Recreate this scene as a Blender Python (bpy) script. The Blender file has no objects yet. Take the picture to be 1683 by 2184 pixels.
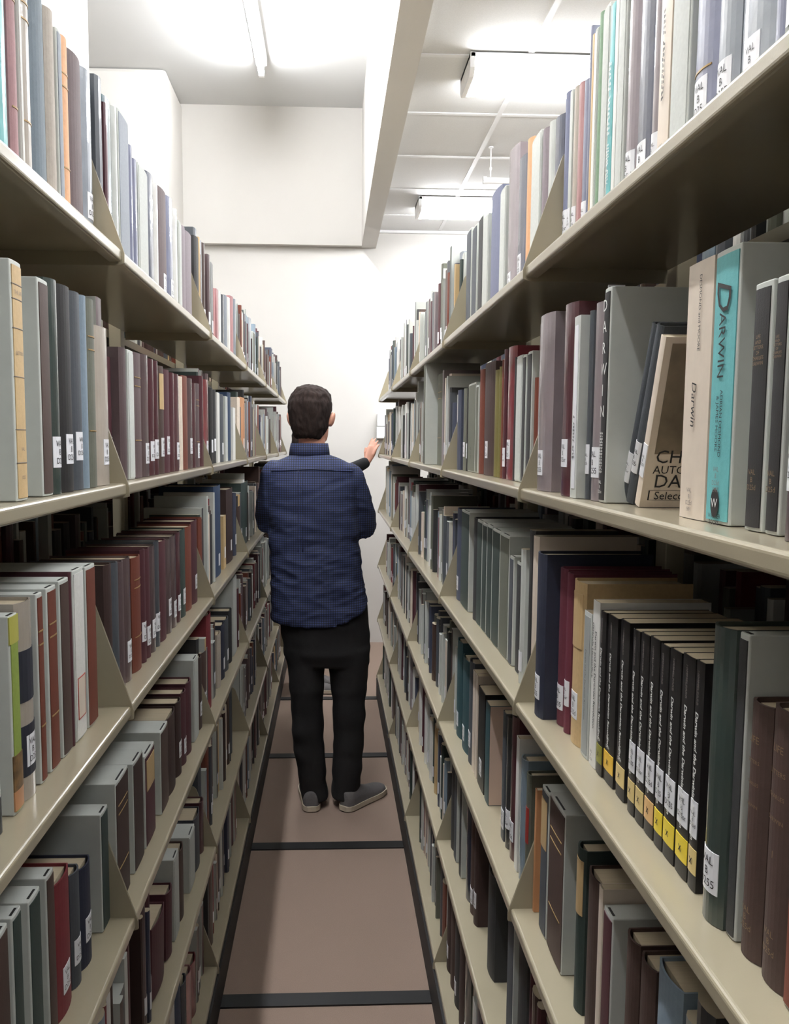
import bpy, bmesh, math, random
from mathutils import Vector, Matrix, noise
C = bpy.context.scene.collection
S = bpy.context.scene
random.seed(7)
# ------------------------------------------------------------------ camera
FPX, UP, VP = 1787.67, 782.14, 1114.12
YAW, PITCH, ROLL = 0.0433, -0.0946, 0.0064
CAM = Vector((0.0, 0.0, 1.5665))
_f = Vector((math.sin(YAW)*math.cos(PITCH), math.cos(YAW)*math.cos(PITCH), math.sin(PITCH)))
_r0 = Vector((math.cos(YAW), -math.sin(YAW), 0.0))
_u0 = _r0.cross(_f)
RIGHT = math.cos(ROLL)*_r0 + math.sin(ROLL)*_u0
UPV = -math.sin(ROLL)*_r0 + math.cos(ROLL)*_u0
FWD = _f
cd = bpy.data.cameras.new('camera')
cam = bpy.data.objects.new('camera', cd)
C.objects.link(cam)
cd.sensor_fit = 'HORIZONTAL'
cd.sensor_width = 36.0
cd.lens = 36.0*FPX/1683.0
cd.shift_x = (841.5-UP)/1683.0
cd.shift_y = (VP-1092.0)/1683.0
cd.clip_start = 0.05
m = Matrix.Identity(4)
for i in range(3):
    m[i][0], m[i][1], m[i][2], m[i][3] = RIGHT[i], UPV[i], -FWD[i], CAM[i]
cam.matrix_world = m
S.camera = cam
# ------------------------------------------------------------------ world and exposure
S.view_settings.view_transform = 'Standard'
S.view_settings.look = 'None'
S.view_settings.exposure = 0.38
S.view_settings.gamma = 1.0
S.view_settings.use_curve_mapping = False
w = bpy.data.worlds.new('world')
S.world = w
w.use_nodes = True
w.node_tree.nodes['Background'].inputs[0].default_value = (0.95, 0.97, 1.0, 1)
w.node_tree.nodes['Background'].inputs[1].default_value = 0.02

def ray(u, v):
    return FWD + (u-UP)/FPX*RIGHT - (v-VP)/FPX*UPV
def on_x(u, v, x):
    d = ray(u, v); return CAM + d*(x/d.x)
def on_y(u, v, y):
    d = ray(u, v); return CAM + d*(y/d.y)
def on_z(u, v, z):
    d = ray(u, v); return CAM + d*((z-CAM.z)/d.z)
def y_of(u, x, z):
    "depth along the aisle of the point (x, ?, z) seen in picture column u"
    k = (u-UP)/FPX
    a = RIGHT - k*FWD
    return -(a.x*x + a.z*(z-CAM.z))/a.y
def z_of(v, x, y):
    k = -(v-VP)/FPX
    a = UPV - k*FWD
    return CAM.z - (a.x*x + a.y*y)/a.z

# ------------------------------------------------------------------ materials
def lin(c):
    o = []
    for q in c:
        q = q/255.0
        o.append(q/12.92 if q <= 0.04045 else ((q+0.055)/1.055)**2.4)
    return (o[0], o[1], o[2], 1.0)
MATS = {}
def mat(name, rgb, rough=0.6, coat=0.0, metal=0.0, noise_amt=0.0, scale=60.0, bump=0.0, bscale=200.0, vary=0.0, stretch=None, coat_rough=0.12):
    if name in MATS: return MATS[name]
    mt = bpy.data.materials.new(name); mt.use_nodes = True
    nt = mt.node_tree; b = nt.nodes['Principled BSDF']
    b.inputs['Base Color'].default_value = lin(rgb)
    b.inputs['Roughness'].default_value = rough
    b.inputs['Metallic'].default_value = metal
    b.inputs['Coat Weight'].default_value = coat
    b.inputs['Coat Roughness'].default_value = coat_rough
    if noise_amt or bump or vary:
        tc = nt.nodes.new('ShaderNodeTexCoord')
        mp = nt.nodes.new('ShaderNodeMapping')
        if stretch: mp.inputs['Scale'].default_value = stretch
        nt.links.new(tc.outputs['Object'], mp.inputs['Vector'])
    if noise_amt or vary:
        n = nt.nodes.new('ShaderNodeTexNoise'); n.inputs['Scale'].default_value = scale; n.inputs['Detail'].default_value = 6
        nt.links.new(mp.outputs[0], n.inputs['Vector'])
        hs = nt.nodes.new('ShaderNodeHueSaturation'); hs.inputs['Color'].default_value = lin(rgb)
        mr = nt.nodes.new('ShaderNodeMapRange'); mr.inputs[1].default_value = 0.25; mr.inputs[2].default_value = 0.75
        mr.inputs[3].default_value = 1-noise_amt; mr.inputs[4].default_value = 1+noise_amt
        nt.links.new(n.outputs['Fac'], mr.inputs[0])
        last = mr.outputs[0]
        if vary:
            oi = nt.nodes.new('ShaderNodeObjectInfo')
            m2 = nt.nodes.new('ShaderNodeMapRange'); m2.inputs[3].default_value = 1-vary; m2.inputs[4].default_value = 1+vary
            nt.links.new(oi.outputs['Random'], m2.inputs[0])
            mu = nt.nodes.new('ShaderNodeMath'); mu.operation = 'MULTIPLY'
            nt.links.new(last, mu.inputs[0]); nt.links.new(m2.outputs[0], mu.inputs[1]); last = mu.outputs[0]
        nt.links.new(last, hs.inputs['Value'])
        nt.links.new(hs.outputs[0], b.inputs['Base Color'])
    if bump:
        n2 = nt.nodes.new('ShaderNodeTexNoise'); n2.inputs['Scale'].default_value = bscale; n2.inputs['Detail'].default_value = 4
        nt.links.new(mp.outputs[0], n2.inputs['Vector'])
        bp = nt.nodes.new('ShaderNodeBump'); bp.inputs['Strength'].default_value = bump; bp.inputs['Distance'].default_value = 0.002
        nt.links.new(n2.outputs['Fac'], bp.inputs['Height'])
        nt.links.new(bp.outputs[0], b.inputs['Normal'])
        if coat: nt.links.new(bp.outputs[0], b.inputs['Coat Normal'])
    MATS[name] = mt
    return mt
def emit(name, rgb, strength):
    mt = bpy.data.materials.new(name); mt.use_nodes = True
    b = mt.node_tree.nodes['Principled BSDF']
    b.inputs['Base Color'].default_value = (0.9, 0.9, 0.9, 1)
    b.inputs['Emission Color'].default_value = lin(rgb)
    b.inputs['Emission Strength'].default_value = strength
    return mt

# ------------------------------------------------------------------ object helpers
def mesh_obj(name, verts, faces, material, parent=None, smooth=False, loc=None):
    me = bpy.data.meshes.new(name)
    me.from_pydata([tuple(v) for v in verts], [], faces)
    bm = bmesh.new(); bm.from_mesh(me); bmesh.ops.recalc_face_normals(bm, faces=bm.faces); bm.to_mesh(me); bm.free()
    if smooth:
        me.polygons.foreach_set('use_smooth', [True]*len(me.polygons))
    if material: me.materials.append(material)
    o = bpy.data.objects.new(name, me); C.objects.link(o)
    if parent: o.parent = parent
    if loc: o.location = loc
    return o
def tag(o, label, cat, group=None):
    o['label'] = label; o['category'] = cat
    if group: o['group'] = group
    return o
def thing(name, label, cat, loc=(0, 0, 0), rotz=0.0, group=None):
    o = bpy.data.objects.new(name, None); C.objects.link(o)
    o.empty_display_size = 0.05
    o.location = loc; o.rotation_euler = (0, 0, rotz)
    return tag(o, label, cat, group)
def structure(o):
    o['kind'] = 'structure'; return o
BOXF = [(0, 1, 3, 2), (4, 6, 7, 5), (0, 4, 5, 1), (2, 3, 7, 6), (0, 2, 6, 4), (1, 5, 7, 3)]
class MB:
    def __init__(s): s.v = []; s.f = []
    def add(s, v, f):
        n = len(s.v); s.v += [tuple(q) for q in v]; s.f += [tuple(i+n for i in q) for q in f]; return s
    def box(s, a, b):
        x0, y0, z0 = a; x1, y1, z1 = b
        return s.add([(x, y, z) for x in (x0, x1) for y in (y0, y1) for z in (z0, z1)], BOXF)
    def prism(s, poly, axis, a, b):
        "poly: list of 2-D points, extruded along axis from a to b"
        n = len(poly)
        def p3(p, t):
            q = [p[0], p[1]]; q.insert(axis, t); return tuple(q)
        v = [p3(p, a) for p in poly]+[p3(p, b) for p in poly]
        f = [tuple(range(n)), tuple(range(2*n-1, n-1, -1))]+[(i, (i+1) % n, n+(i+1) % n, n+i) for i in range(n)]
        return s.add(v, f)
    def cyl(s, p, q, r, n=12, r2=None):
        p = Vector(p); q = Vector(q); d = (q-p).normalized()
        a = d.orthogonal().normalized(); b = d.cross(a)
        r2 = r if r2 is None else r2
        v = [p+(a*math.cos(t)+b*math.sin(t))*r for t in [2*math.pi*i/n for i in range(n)]]
        v += [q+(a*math.cos(t)+b*math.sin(t))*r2 for t in [2*math.pi*i/n for i in range(n)]]
        return s.add(v, [tuple(range(n)), tuple(range(2*n-1, n-1, -1))]+[(i, (i+1) % n, n+(i+1) % n, n+i) for i in range(n)])
    def build(s, name, material, parent=None, smooth=False, bevel=0.0):
        o = mesh_obj(name, s.v, s.f, material, parent, smooth)
        if bevel:
            b = o.modifiers.new('bevel', 'BEVEL'); b.width = bevel; b.segments = 2; b.limit_method = 'ANGLE'; b.angle_limit = 0.6
        return o
TXT = {}
def text_mesh(body, align='CENTER', spacing=1.0, shear=0.0, bold=0.0):
    "returns 2-D text as (verts, faces) with capital height about 0.7, centred on the origin"
    key = (body, align, spacing, shear, bold)
    if key in TXT: return TXT[key]
    cu = bpy.data.curves.new('lettering', 'FONT')
    cu.body = body; cu.align_x = align; cu.size = 1.0; cu.space_character = spacing; cu.shear = shear; cu.offset = bold; cu.resolution_u = 2
    o = bpy.data.objects.new('lettering', cu); C.objects.link(o)
    dg = bpy.context.evaluated_depsgraph_get()
    me = o.evaluated_get(dg).to_mesh()
    v = [(p.co.x, p.co.y) for p in me.vertices]; f = [tuple(p.vertices) for p in me.polygons]
    o.evaluated_get(dg).to_mesh_clear()
    bpy.data.objects.remove(o); bpy.data.curves.remove(cu)
    x0 = min(p[0] for p in v); x1 = max(p[0] for p in v); y0 = min(p[1] for p in v); y1 = max(p[1] for p in v)
    v = [(p[0]-(x0+x1)/2, p[1]-(y0+y1)/2) for p in v]
    TXT[key] = (v, f, x1-x0, y1-y0)
    return TXT[key]
# make all the lettering while the scene is still empty
for _a in ('VAL\nB\nD25', 'VAL\nB\nD25d', 'VAL\nB\nD25sr', 'VAL\nB\nD255', 'VAL\nB\nD25e', 'VAL\nB\nD25h', 'VAL\nB\nD25d\n1991', 'VAL\nB\nD25d\n1992', 'D', 'A', 'R', 'W', 'I', 'N', 'CHARLES', 'AUTOBIOGRAFIA', 'DARWIN', 'Selecci\u00f3n', 'Alianza', 'DESMOND and MOORE', 'ARWIN', 'ADRIAN DESMOND\n& JAMES MOORE', 'WARNER\nBOOKS', 'LIFE\nAND\nLETTERS\nOF\nCHARLES\nDARWIN', 'LIFE', 'LETTERS', 'HIMMELFARB', 'Darwin and the Darwinian Revolution', 'THE LIFE', 'VAL', 'D25'):
    text_mesh(_a)
text_mesh('Darwin', shear=0.25); text_mesh('D', shear=0.3)
for _a in ('Darwin and the Darwinian Revolution', 'Gertrude Himmelfarb'):
    text_mesh(_a, bold=0.012)
text_mesh('Darwin and the Darwinian Revolution', shear=0.2, bold=0.022)
# ------------------------------------------------------------------ the room
BR, BL = 0.2905, 0.306              # half widths of the aisle (shelf fronts)
ZR = [1.832, 1.499, 1.163, 0.823, 0.489, 0.137]
ZL = [1.846, 1.504, 1.161, 0.820, 0.480, 0.137]
JR = [0.358, 1.272, 2.186, 3.100, 4.014, 5.08]
JL = [0.358, 1.272, 2.186, 3.100, 4.014, 4.928, 5.80]
white = mat('white_paint', (200, 197, 192), 0.75, noise_amt=0.015, scale=4)
ceil_white = mat('ceiling_paint', (204, 204, 203), 0.8, noise_amt=0.01, scale=3)
tile = mat('acoustic_tile', (216, 216, 215), 0.9, noise_amt=0.05, scale=260, bump=0.25, bscale=320)
tbar = mat('ceiling_bar_white', (222, 222, 222), 0.45)
black_rubber = mat('black_rubber', (13, 13, 14), 0.6, noise_amt=0.1, scale=30)
beige = mat('beige_enamel', (158, 149, 127), 0.28, coat=0.5, noise_amt=0.02, scale=14, bump=0.03, bscale=500)
carpet = mat('brown_carpet', (136, 117, 104), 0.95, noise_amt=0.10, scale=420, bump=0.35, bscale=600)

ZC, ZD, YW = 4.02, 3.16, 6.43       # raised ceiling, dropped ceiling, end wall
def slab(name, a, b, m, kind=True):
    o = MB().box(a, b).build(name, m)
    return structure(o) if kind else o
slab('floor', (-4.2, -3.2, -0.12), (4.2, 6.6, 0.0), carpet)
for i, y in enumerate((0.372, 1.302, 2.230, 3.137, 4.084, 5.030)):
    tr = MB().box((-0.34, y-0.027, 0.0), (0.34, y+0.027, 0.005)).build('trim_%d' % (i+1), black_rubber)
    structure(tr)
# end wall: lower part a little further back than the bulkhead above it
slab('wall_back', (-4.2, YW+0.06, 0.0), (4.2, YW+0.2, 4.1), white)
slab('wall_bulkhead', (-2.4, YW, 3.034), (0.228, YW+0.06, ZC), white)
slab('ceiling_beam', (0.228, -3.2, 3.03), (0.338, YW+0.06, ZC), white)
slab('ceiling', (-4.2, -3.2, ZC), (0.338, YW+0.06, ZC+0.1), ceil_white)
slab('ceiling_tiles', (0.338, -3.2, ZD), (4.2, YW+0.06, ZD+0.03), tile)
slab('wall_left', (-1.20, -3.2, 0.0), (-1.064, 3.9, ZC), white)
slab('wall_alcove', (-4.2, 3.8, 0.0), (-2.4, YW+0.06, ZC), white)
slab('wall_alcove_return', (-2.4, 3.8, 0.0), (-1.2, 3.9, ZC), white)
pil = MB().box((-2.4, 5.84, 0.0), (-1.092, YW+0.06, ZC)).build('wall_pillar', white, bevel=0.03)
structure(pil)
slab('wall_right', (4.1, -3.2, 0.0), (4.2, 6.6, ZD), white)
g = MB()
for y in [4.215+0.61*k for k in range(-12, 4)]:
    g.box((0.338, y-0.012, ZD-0.004), (4.1, y+0.012, ZD+0.001))
for x in (0.815, 2.035, 3.255):
    g.box((x-0.012, -3.2, ZD-0.0045), (x+0.012, YW+0.06, ZD+0.001))
structure(g.build('trim_7', tbar))
# the wall angle where the tiles end
structure(MB().box((0.338, YW+0.03, ZD-0.02), (4.1, YW+0.06, ZD-0.001)).build('trim_8', tbar))

# ------------------------------------------------------------------ lamps
housing = mat('lamp_housing_white', (238, 238, 238), 0.4)
tube_mat = emit('fluorescent_tube', (250, 252, 255), 150)
lens_mat = emit('lamp_lens', (250, 252, 255), 34)
def strip_light(y0, y1, label):
    x = -0.447
    t = thing('strip_light', label, 'ceiling light', (x, (y0+y1)/2, ZC), 0, 'tube lights in the raised ceiling')
    h = (y1-y0)/2
    MB().box((-0.035, -h, -0.06), (0.035, h, 0.0)).build('housing', housing, t, bevel=0.006)
    MB().cyl((0, -h+0.03, -0.105), (0, h-0.03, -0.105), 0.019, 14).build('tube', tube_mat, t, smooth=True)
    for s in (-1, 1):
        MB().box((-0.018, s*h-0.03 if s > 0 else -h, -0.13), (0.018, h if s > 0 else -h+0.03, -0.06)).build('lamp_holder', housing, t, bevel=0.004)
n_s = [(4.43, 5.64, 'bare white tube light on the raised ceiling, far end of its row'),
       (3.20, 4.41, 'bare white tube light on the raised ceiling, second from the far end of its row'),
       (1.97, 3.18, 'bare white tube light on the raised ceiling, third from the far end of its row'),
       (0.74, 1.95, 'bare white tube light on the raised ceiling, fourth from the far end of its row'),
       (-0.49, 0.72, 'bare white tube light on the raised ceiling, nearest end of its row')]
for a in n_s: strip_light(*a)
def wrap_light(y, label):
    t = thing('wraparound_light', label, 'ceiling light', (0.565, y, ZD-0.005), 0, 'fluorescent fixtures on the tiled ceiling')
    L, D = 1.22, 0.27
    MB().box((0, 0, -0.02), (L, D, 0.0)).build('housing', housing, t, bevel=0.003)
    for x0 in (0.0, L-0.02):
        MB().prism([(0.0, 0.0), (D, 0.0), (D, -0.06), (D-0.03, -0.088), (0.03, -0.088), (0.0, -0.06)], 0, x0, x0+0.02).build('end_cap', housing, t)
    MB().prism([(0.006, -0.02), (D-0.006, -0.02), (D-0.006, -0.058), (D-0.034, -0.084), (0.034, -0.084), (0.006, -0.058)], 0, 0.02, L-0.02).build('diffuser', lens_mat, t)
wrap_light(3.556, 'glowing fluorescent fixture on the tiled ceiling, nearer of the two')
wrap_light(5.563, 'glowing fluorescent fixture on the tiled ceiling, further one near the end wall')
wrap_light(1.55, 'fluorescent fixture on the tiled ceiling above the nearest bay')
wrap_light(-0.45, 'fluorescent fixture on the tiled ceiling behind the viewer')
pipe = thing('hanging_pipe', 'thin white pipe hung below the ceiling tiles by a rod, right of the beam', 'pipe', (0.86, 4.658, ZD))
MB().cyl((0, 0, -0.155), (0, 0, 0.0), 0.004, 8).build('hanger_rod', housing, pipe, smooth=True)
MB().cyl((0, 0, -0.006), (0, 0, -0.001), 0.014, 10).build('ceiling_flange', housing, pipe)
MB().cyl((-0.006, 0, -0.115), (0.006, 0, -0.115), 0.009, 8).build('rod_coupling', housing, pipe)
MB().cyl((-0.035, 0, -0.176), (0.9, 0, -0.176), 0.016, 14).cyl((-0.04, 0, -0.176), (-0.02, 0, -0.176), 0.02, 14).build('pipe_run', housing, pipe, smooth=False)
# wall box by the far end of the right shelving
wb = thing('wall_box', 'small white two-part box on the end wall past the right shelving', 'wall box', (0.40, YW+0.06, 1.60))
MB().box((-0.05, -0.07, 0.0), (0.06, 0, 0.09)).build('lower_case', housing, wb, bevel=0.006)
MB().prism([(-0.07, 0.095), (0, 0.095), (0, 0.19), (-0.05, 0.19)], 0, -0.045, 0.055).build('upper_case', housing, wb, bevel=0.005)

# ------------------------------------------------------------------ shelving
BRK = [(-0.004, -0.020), (0.008, -0.0235), (0.215, -0.0235), (0.215, 0.168), (0.066, 0.168), (0.058, 0.166), (0.051, 0.158), (0.047, 0.146), (0.0, 0.006), (-0.004, -0.006)]
ROWN = ['top', 'second', 'third', 'fourth', 'fifth', 'bottom']
BAYN = ['nearest bay', 'second bay', 'third bay', 'fourth bay', 'fifth bay', 'farthest bay']
def round_front(d, zt, zb, r=0.0045, n=4):
    "profile (depth, z) of the shelf board with a rounded front lip"
    p = []
    for i in range(n+1):
        a = math.pi/2*i/n
        p.append((r-r*math.sin(a), zt-r+r*math.cos(a)))
    for i in range(n+1):
        a = math.pi/2*i/n
        p.append((r-r*math.cos(a), zb+r-r*math.sin(a)))
    return p+[(0.018, zb), (0.018, zt-0.004), (d, zt-0.004), (d, zt)]
def shelving(side):
    sx = 1 if side == 'R' else -1
    B, Z, J = (BR, ZR, JR) if side == 'R' else (BL, ZL, JL)
    word = 'right' if side == 'R' else 'left'
    fr = thing('shelving_frame', 'beige steel frame of the whole %s-hand shelving run, black rubber strip at the floor' % word, 'shelving', (sx*(B+0.24), J[0], 0))
    ox = sx*(B+0.24)
    def lx(d): return sx*(B+d)-ox
    def bx(d0, d1, y0, y1, z0, z1):
        a, b = sorted((lx(d0), lx(d1)))
        return (a, y0-J[0], z0), (b, y1-J[0], z1)
    top = Z[0]+0.02
    for y in J:
        MB().box(*bx(0.222, 0.252, y-0.02, y+0.02, 0.12, top)).build('upright', beige, fr, bevel=0.002)
    MB().box(*bx(0.002, 0.47, J[0]-0.9, J[-1]+0.01, 0.012, 0.10)).build('carriage', black_rubber, fr)
    MB().box(*bx(-0.004, 0.002, J[0]-0.9, J[-1]+0.012, 0.004, 0.112)).build('bumper_strip', black_rubber, fr)
    for k in range(6):
        MB().box(*bx(0.254, 0.47, J[0]-0.5, J[-1], Z[k]-0.02, Z[k])).build('rear_shelf', beige, fr)
    for k in range(6):
        for b in range(len(J)-1):
            if b == 0 and k >= 4: 
                pass
            y0, y1 = J[b], J[b+1]
            nm = BAYN[b] if b < len(J)-2 else 'farthest bay'
            t = thing('metal_shelf', 'beige metal %s shelf of the %s-hand shelving, %s' % (ROWN[k], word, nm), 'shelf', (sx*B, (y0+y1)/2, Z[k]), 0, 'metal shelves of the %s-hand shelving' % word)
            prof = [(sx*p, q) for p, q in round_front(0.216, 0.0, -0.0185)]
            MB().prism(prof, 1, (y0-y1)/2+0.0022, (y1-y0)/2-0.0022).build('shelf_board', beige, t)
            for yy in ((y0-y1)/2+0.0005, (y1-y0)/2-0.002):
                br = MB().prism([(sx*p, q) for p, q in BRK], 1, yy, yy+0.0015).build('bracket', beige, t)
shelving('R'); shelving('L')

def neighbour(side):
    "the next run, closed up against the far side of this one"
    sx = 1 if side == 'R' else -1
    B, Z, J = (BR, ZR, JR) if side == 'R' else (BL, ZL, JL)
    word = 'right' if side == 'R' else 'left'
    t = thing('shelving_frame', 'beige shelving run closed up behind the %s-hand one, glimpsed above its books' % word, 'shelving', (sx*(B+0.6), J[0], 0))
    ox = sx*(B+0.6)
    def bx(d0, d1, y0, y1, z0, z1):
        a, b = sorted((sx*(B+d0)-ox, sx*(B+d1)-ox))
        return (a, y0-J[0], z0), (b, y1-J[0], z1)
    for k in range(6):
        MB().box(*bx(0.50, 0.71, J[0]-0.5, J[-1], Z[k]-0.02, Z[k])).build('shelf_board', beige, t)
    for y in J:
        MB().box(*bx(0.712, 0.74, y-0.02, y+0.02, 0.0, Z[0]+0.02)).build('upright', beige, t)
    MB().box(*bx(0.712, 0.716, J[0]-0.5, J[-1], 0.0, Z[0]+0.02)).build('back_panel', beige, t)
neighbour('R'); neighbour('L')
# ------------------------------------------------------------------ people
def at(u, v, y): return on_y(u, v, y)
def ring(c, ax, ay, rx, ry, n=28, power=2.3, dz=None):
    o = []
    for i in range(n):
        a = 2*math.pi*i/n
        ca, sa = math.cos(a), math.sin(a)
        x = math.copysign(abs(ca)**(2/power), ca)*rx
        y = math.copysign(abs(sa)**(2/power), sa)*ry
        p = Vector(c)+ax*x+ay*y
        if dz: p.z += dz(a)
        o.append(p)
    return o
def loft(mb, rings):
    n = len(rings[0]); v = [p for r in rings for p in r]; f = []
    for k in range(len(rings)-1):
        for i in range(n):
            j = (i+1) % n
            f.append((k*n+i, k*n+j, (k+1)*n+j, (k+1)*n+i))
    f.append(tuple(range(n))); f.append(tuple(range((len(rings)-1)*n+n-1, (len(rings)-1)*n-1, -1)))
    mb.add(v, f)
def limb(mb, pts, n=18, caps=True):
    "pts: (centre, radius) or (centre, radius, flatten) along the limb"
    P = [Vector(p[0]) for p in pts]; rs = []
    prev = None
    for i, p in enumerate(pts):
        d = (P[min(i+1, len(P)-1)]-P[max(i-1, 0)]).normalized()
        a = prev-d*prev.dot(d) if prev is not None else d.cross(Vector((0, 1, 0)) if abs(d.y) < 0.9 else Vector((1, 0, 0)))
        a.normalize(); b = d.cross(a); prev = a
        fl = p[2] if len(p) > 2 else 1.0
        rs.append(ring(P[i], a, b, p[1], p[1]*fl, n, 2.0))
    d0 = (P[0]-P[1]).normalized(); d1 = (P[-1]-P[-2]).normalized()
    if caps:
        def shrink(r, c, d, q, k): return [c+(p-c)*k+d*q for p in r]
        rs = [shrink(rs[0], P[0], d0, pts[0][1]*0.75, 0.55), shrink(rs[0], P[0], d0, pts[0][1]*0.4, 0.86)]+rs+[shrink(rs[-1], P[-1], d1, pts[-1][1]*0.4, 0.86), shrink(rs[-1], P[-1], d1, pts[-1][1]*0.75, 0.55)]
    loft(mb, rs)
def ball(mb, c, rx, ry, rz, n=14, rot=None):
    c = Vector(c); rs = []
    for k in range(1, n):
        a = math.pi*k/n
        r = []
        for i in range(20):
            t = 2*math.pi*i/20
            p = Vector((rx*math.sin(a)*math.cos(t), ry*math.sin(a)*math.sin(t), -rz*math.cos(a)))
            if rot is not None: p = rot @ p
            r.append(c+p)
        rs.append(r)
    loft(mb, rs)
def fuse(name, mb, material, parent, voxel=0.008, smooth=4, post=None):
    "join overlapping shapes into one continuous skin"
    o = mesh_obj(name, mb.v, mb.f, material, None)
    r = o.modifiers.new('remesh', 'REMESH'); r.mode = 'VOXEL'; r.voxel_size = voxel
    if smooth:
        s = o.modifiers.new('smooth', 'SMOOTH'); s.factor = 0.5; s.iterations = smooth
    dg = bpy.context.evaluated_depsgraph_get()
    me = bpy.data.meshes.new_from_object(o.evaluated_get(dg))
    me.name = name
    o.modifiers.clear(); old = o.data; o.data = me; bpy.data.meshes.remove(old)
    if not me.materials: me.materials.append(material)
    if post:
        data = [(v.co.copy(), v.normal.copy()) for v in me.vertices]
        flat = [q for c, n_ in data for q in post(c, n_)]
        me.vertices.foreach_set('co', flat)
    me.polygons.foreach_set('use_smooth', [True]*len(me.polygons))
    me.update()
    if parent:
        o.parent = parent
        o.matrix_parent_inverse = Matrix.Translation(-Vector(parent.location))
    return o
X, Y, Z_ = Vector((1, 0, 0)), Vector((0, 1, 0)), Vector((0, 0, 1))
skin = mat('skin', (206, 150, 128), 0.5, noise_amt=0.05, scale=40)
hair_m = mat('dark_brown_hair', (36, 27, 24), 0.92, noise_amt=0.45, scale=80, stretch=(1, 1, 0.3), bump=0.8, bscale=170)
black_cloth = mat('black_trousers', (17, 15, 16), 0.85, noise_amt=0.15, scale=120, bump=0.2, bscale=500)
knit = mat('black_sweater', (20, 20, 24), 0.9, noise_amt=0.12, scale=120, bump=0.2, bscale=700)
shoe_m = mat('grey_suede', (96, 92, 92), 0.85, noise_amt=0.08, scale=120, bump=0.15, bscale=700)
sole_m = mat('pale_sole', (190, 178, 158), 0.6)
# navy shirt with a small check
hair_m.node_tree.nodes['Principled BSDF'].inputs['Specular IOR Level'].default_value = 0.2
shirt = bpy.data.materials.new('checked_shirt'); shirt.use_nodes = True
nt = shirt.node_tree; b = nt.nodes['Principled BSDF']; b.inputs['Roughness'].default_value = 0.8
tc = nt.nodes.new('ShaderNodeTexCoord'); sx_ = nt.nodes.new('ShaderNodeSeparateXYZ')
nt.links.new(tc.outputs['Object'], sx_.inputs[0])
def band(sock, freq, lo):
    mu = nt.nodes.new('ShaderNodeMath'); mu.operation = 'MULTIPLY'; mu.inputs[1].default_value = freq
    nt.links.new(sock, mu.inputs[0])
    fr = nt.nodes.new('ShaderNodeMath'); fr.operation = 'FRACT'; nt.links.new(mu.outputs[0], fr.inputs[0])
    gt = nt.nodes.new('ShaderNodeMath'); gt.operation = 'GREATER_THAN'; gt.inputs[1].default_value = lo; nt.links.new(fr.outputs[0], gt.inputs[0])
    return gt.outputs[0]
bx_, bz_ = band(sx_.outputs[0], 105.0, 0.42), band(sx_.outputs[2], 105.0, 0.42)
ad = nt.nodes.new('ShaderNodeMath'); ad.operation = 'ADD'; nt.links.new(bx_, ad.inputs[0]); nt.links.new(bz_, ad.inputs[1])
cr = nt.nodes.new('ShaderNodeValToRGB'); cr.color_ramp.interpolation = 'CONSTANT'
cr.color_ramp.elements[0].color = lin((10, 12, 20)); cr.color_ramp.elements[1].position = 0.7; cr.color_ramp.elements[1].color = lin((41, 54, 98))
e = cr.color_ramp.elements.new(0.3); e.color = lin((21, 28, 54))
hv = nt.nodes.new('ShaderNodeMath'); hv.operation = 'MULTIPLY'; hv.inputs[1].default_value = 0.5; nt.links.new(ad.outputs[0], hv.inputs[0])
nt.links.new(hv.outputs[0], cr.inputs[0]); nt.links.new(cr.outputs[0], b.inputs['Base Color'])

def crease(amount, freq):
    def post(c, n):
        k = noise.noise(Vector((c.x*6, c.y*6, c.z*freq)))*amount+noise.noise(Vector((c.x*11+3, c.y*11, c.z*freq*1.7)))*amount*0.5
        return c+n*k
    return post
def shirt_folds(c, n):
    "loose cloth: sharp shallow folds, deeper round the waist and elbows"
    low = min(1.0, max(0.0, (1.50-c.z)/0.3))
    a = noise.noise(Vector((c.x*7+1.3, c.y*5, c.z*19+c.x*5)))
    b = noise.noise(Vector((c.x*13, c.y*9+4, c.z*34-c.x*9)))
    g = noise.noise(Vector((c.x*9+7, c.y*9, c.z*9)))
    k = (1-abs(a)*3.0)*0.0045*low+(1-abs(b)*3.0)*0.0022*(0.35+0.65*low)+g*0.005
    return c+n*k
# ---- the man with his back to the viewer
MY = 3.52
man = thing('person', 'man seen from behind in navy checked shirt, black trousers, grey shoes, standing mid-aisle', 'person', (at(668, 1300, MY).x, MY, 0))
def px(v, uL, uR, dep, cy=MY, power=2.3, dz=None):
    a = at(uL, v, MY); c = at(uR, v, MY); mid = (a+c)/2
    return ring((mid.x, cy, mid.z), X, Y, (c.x-a.x)/2, dep/2, 30, power, dz)
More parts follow.
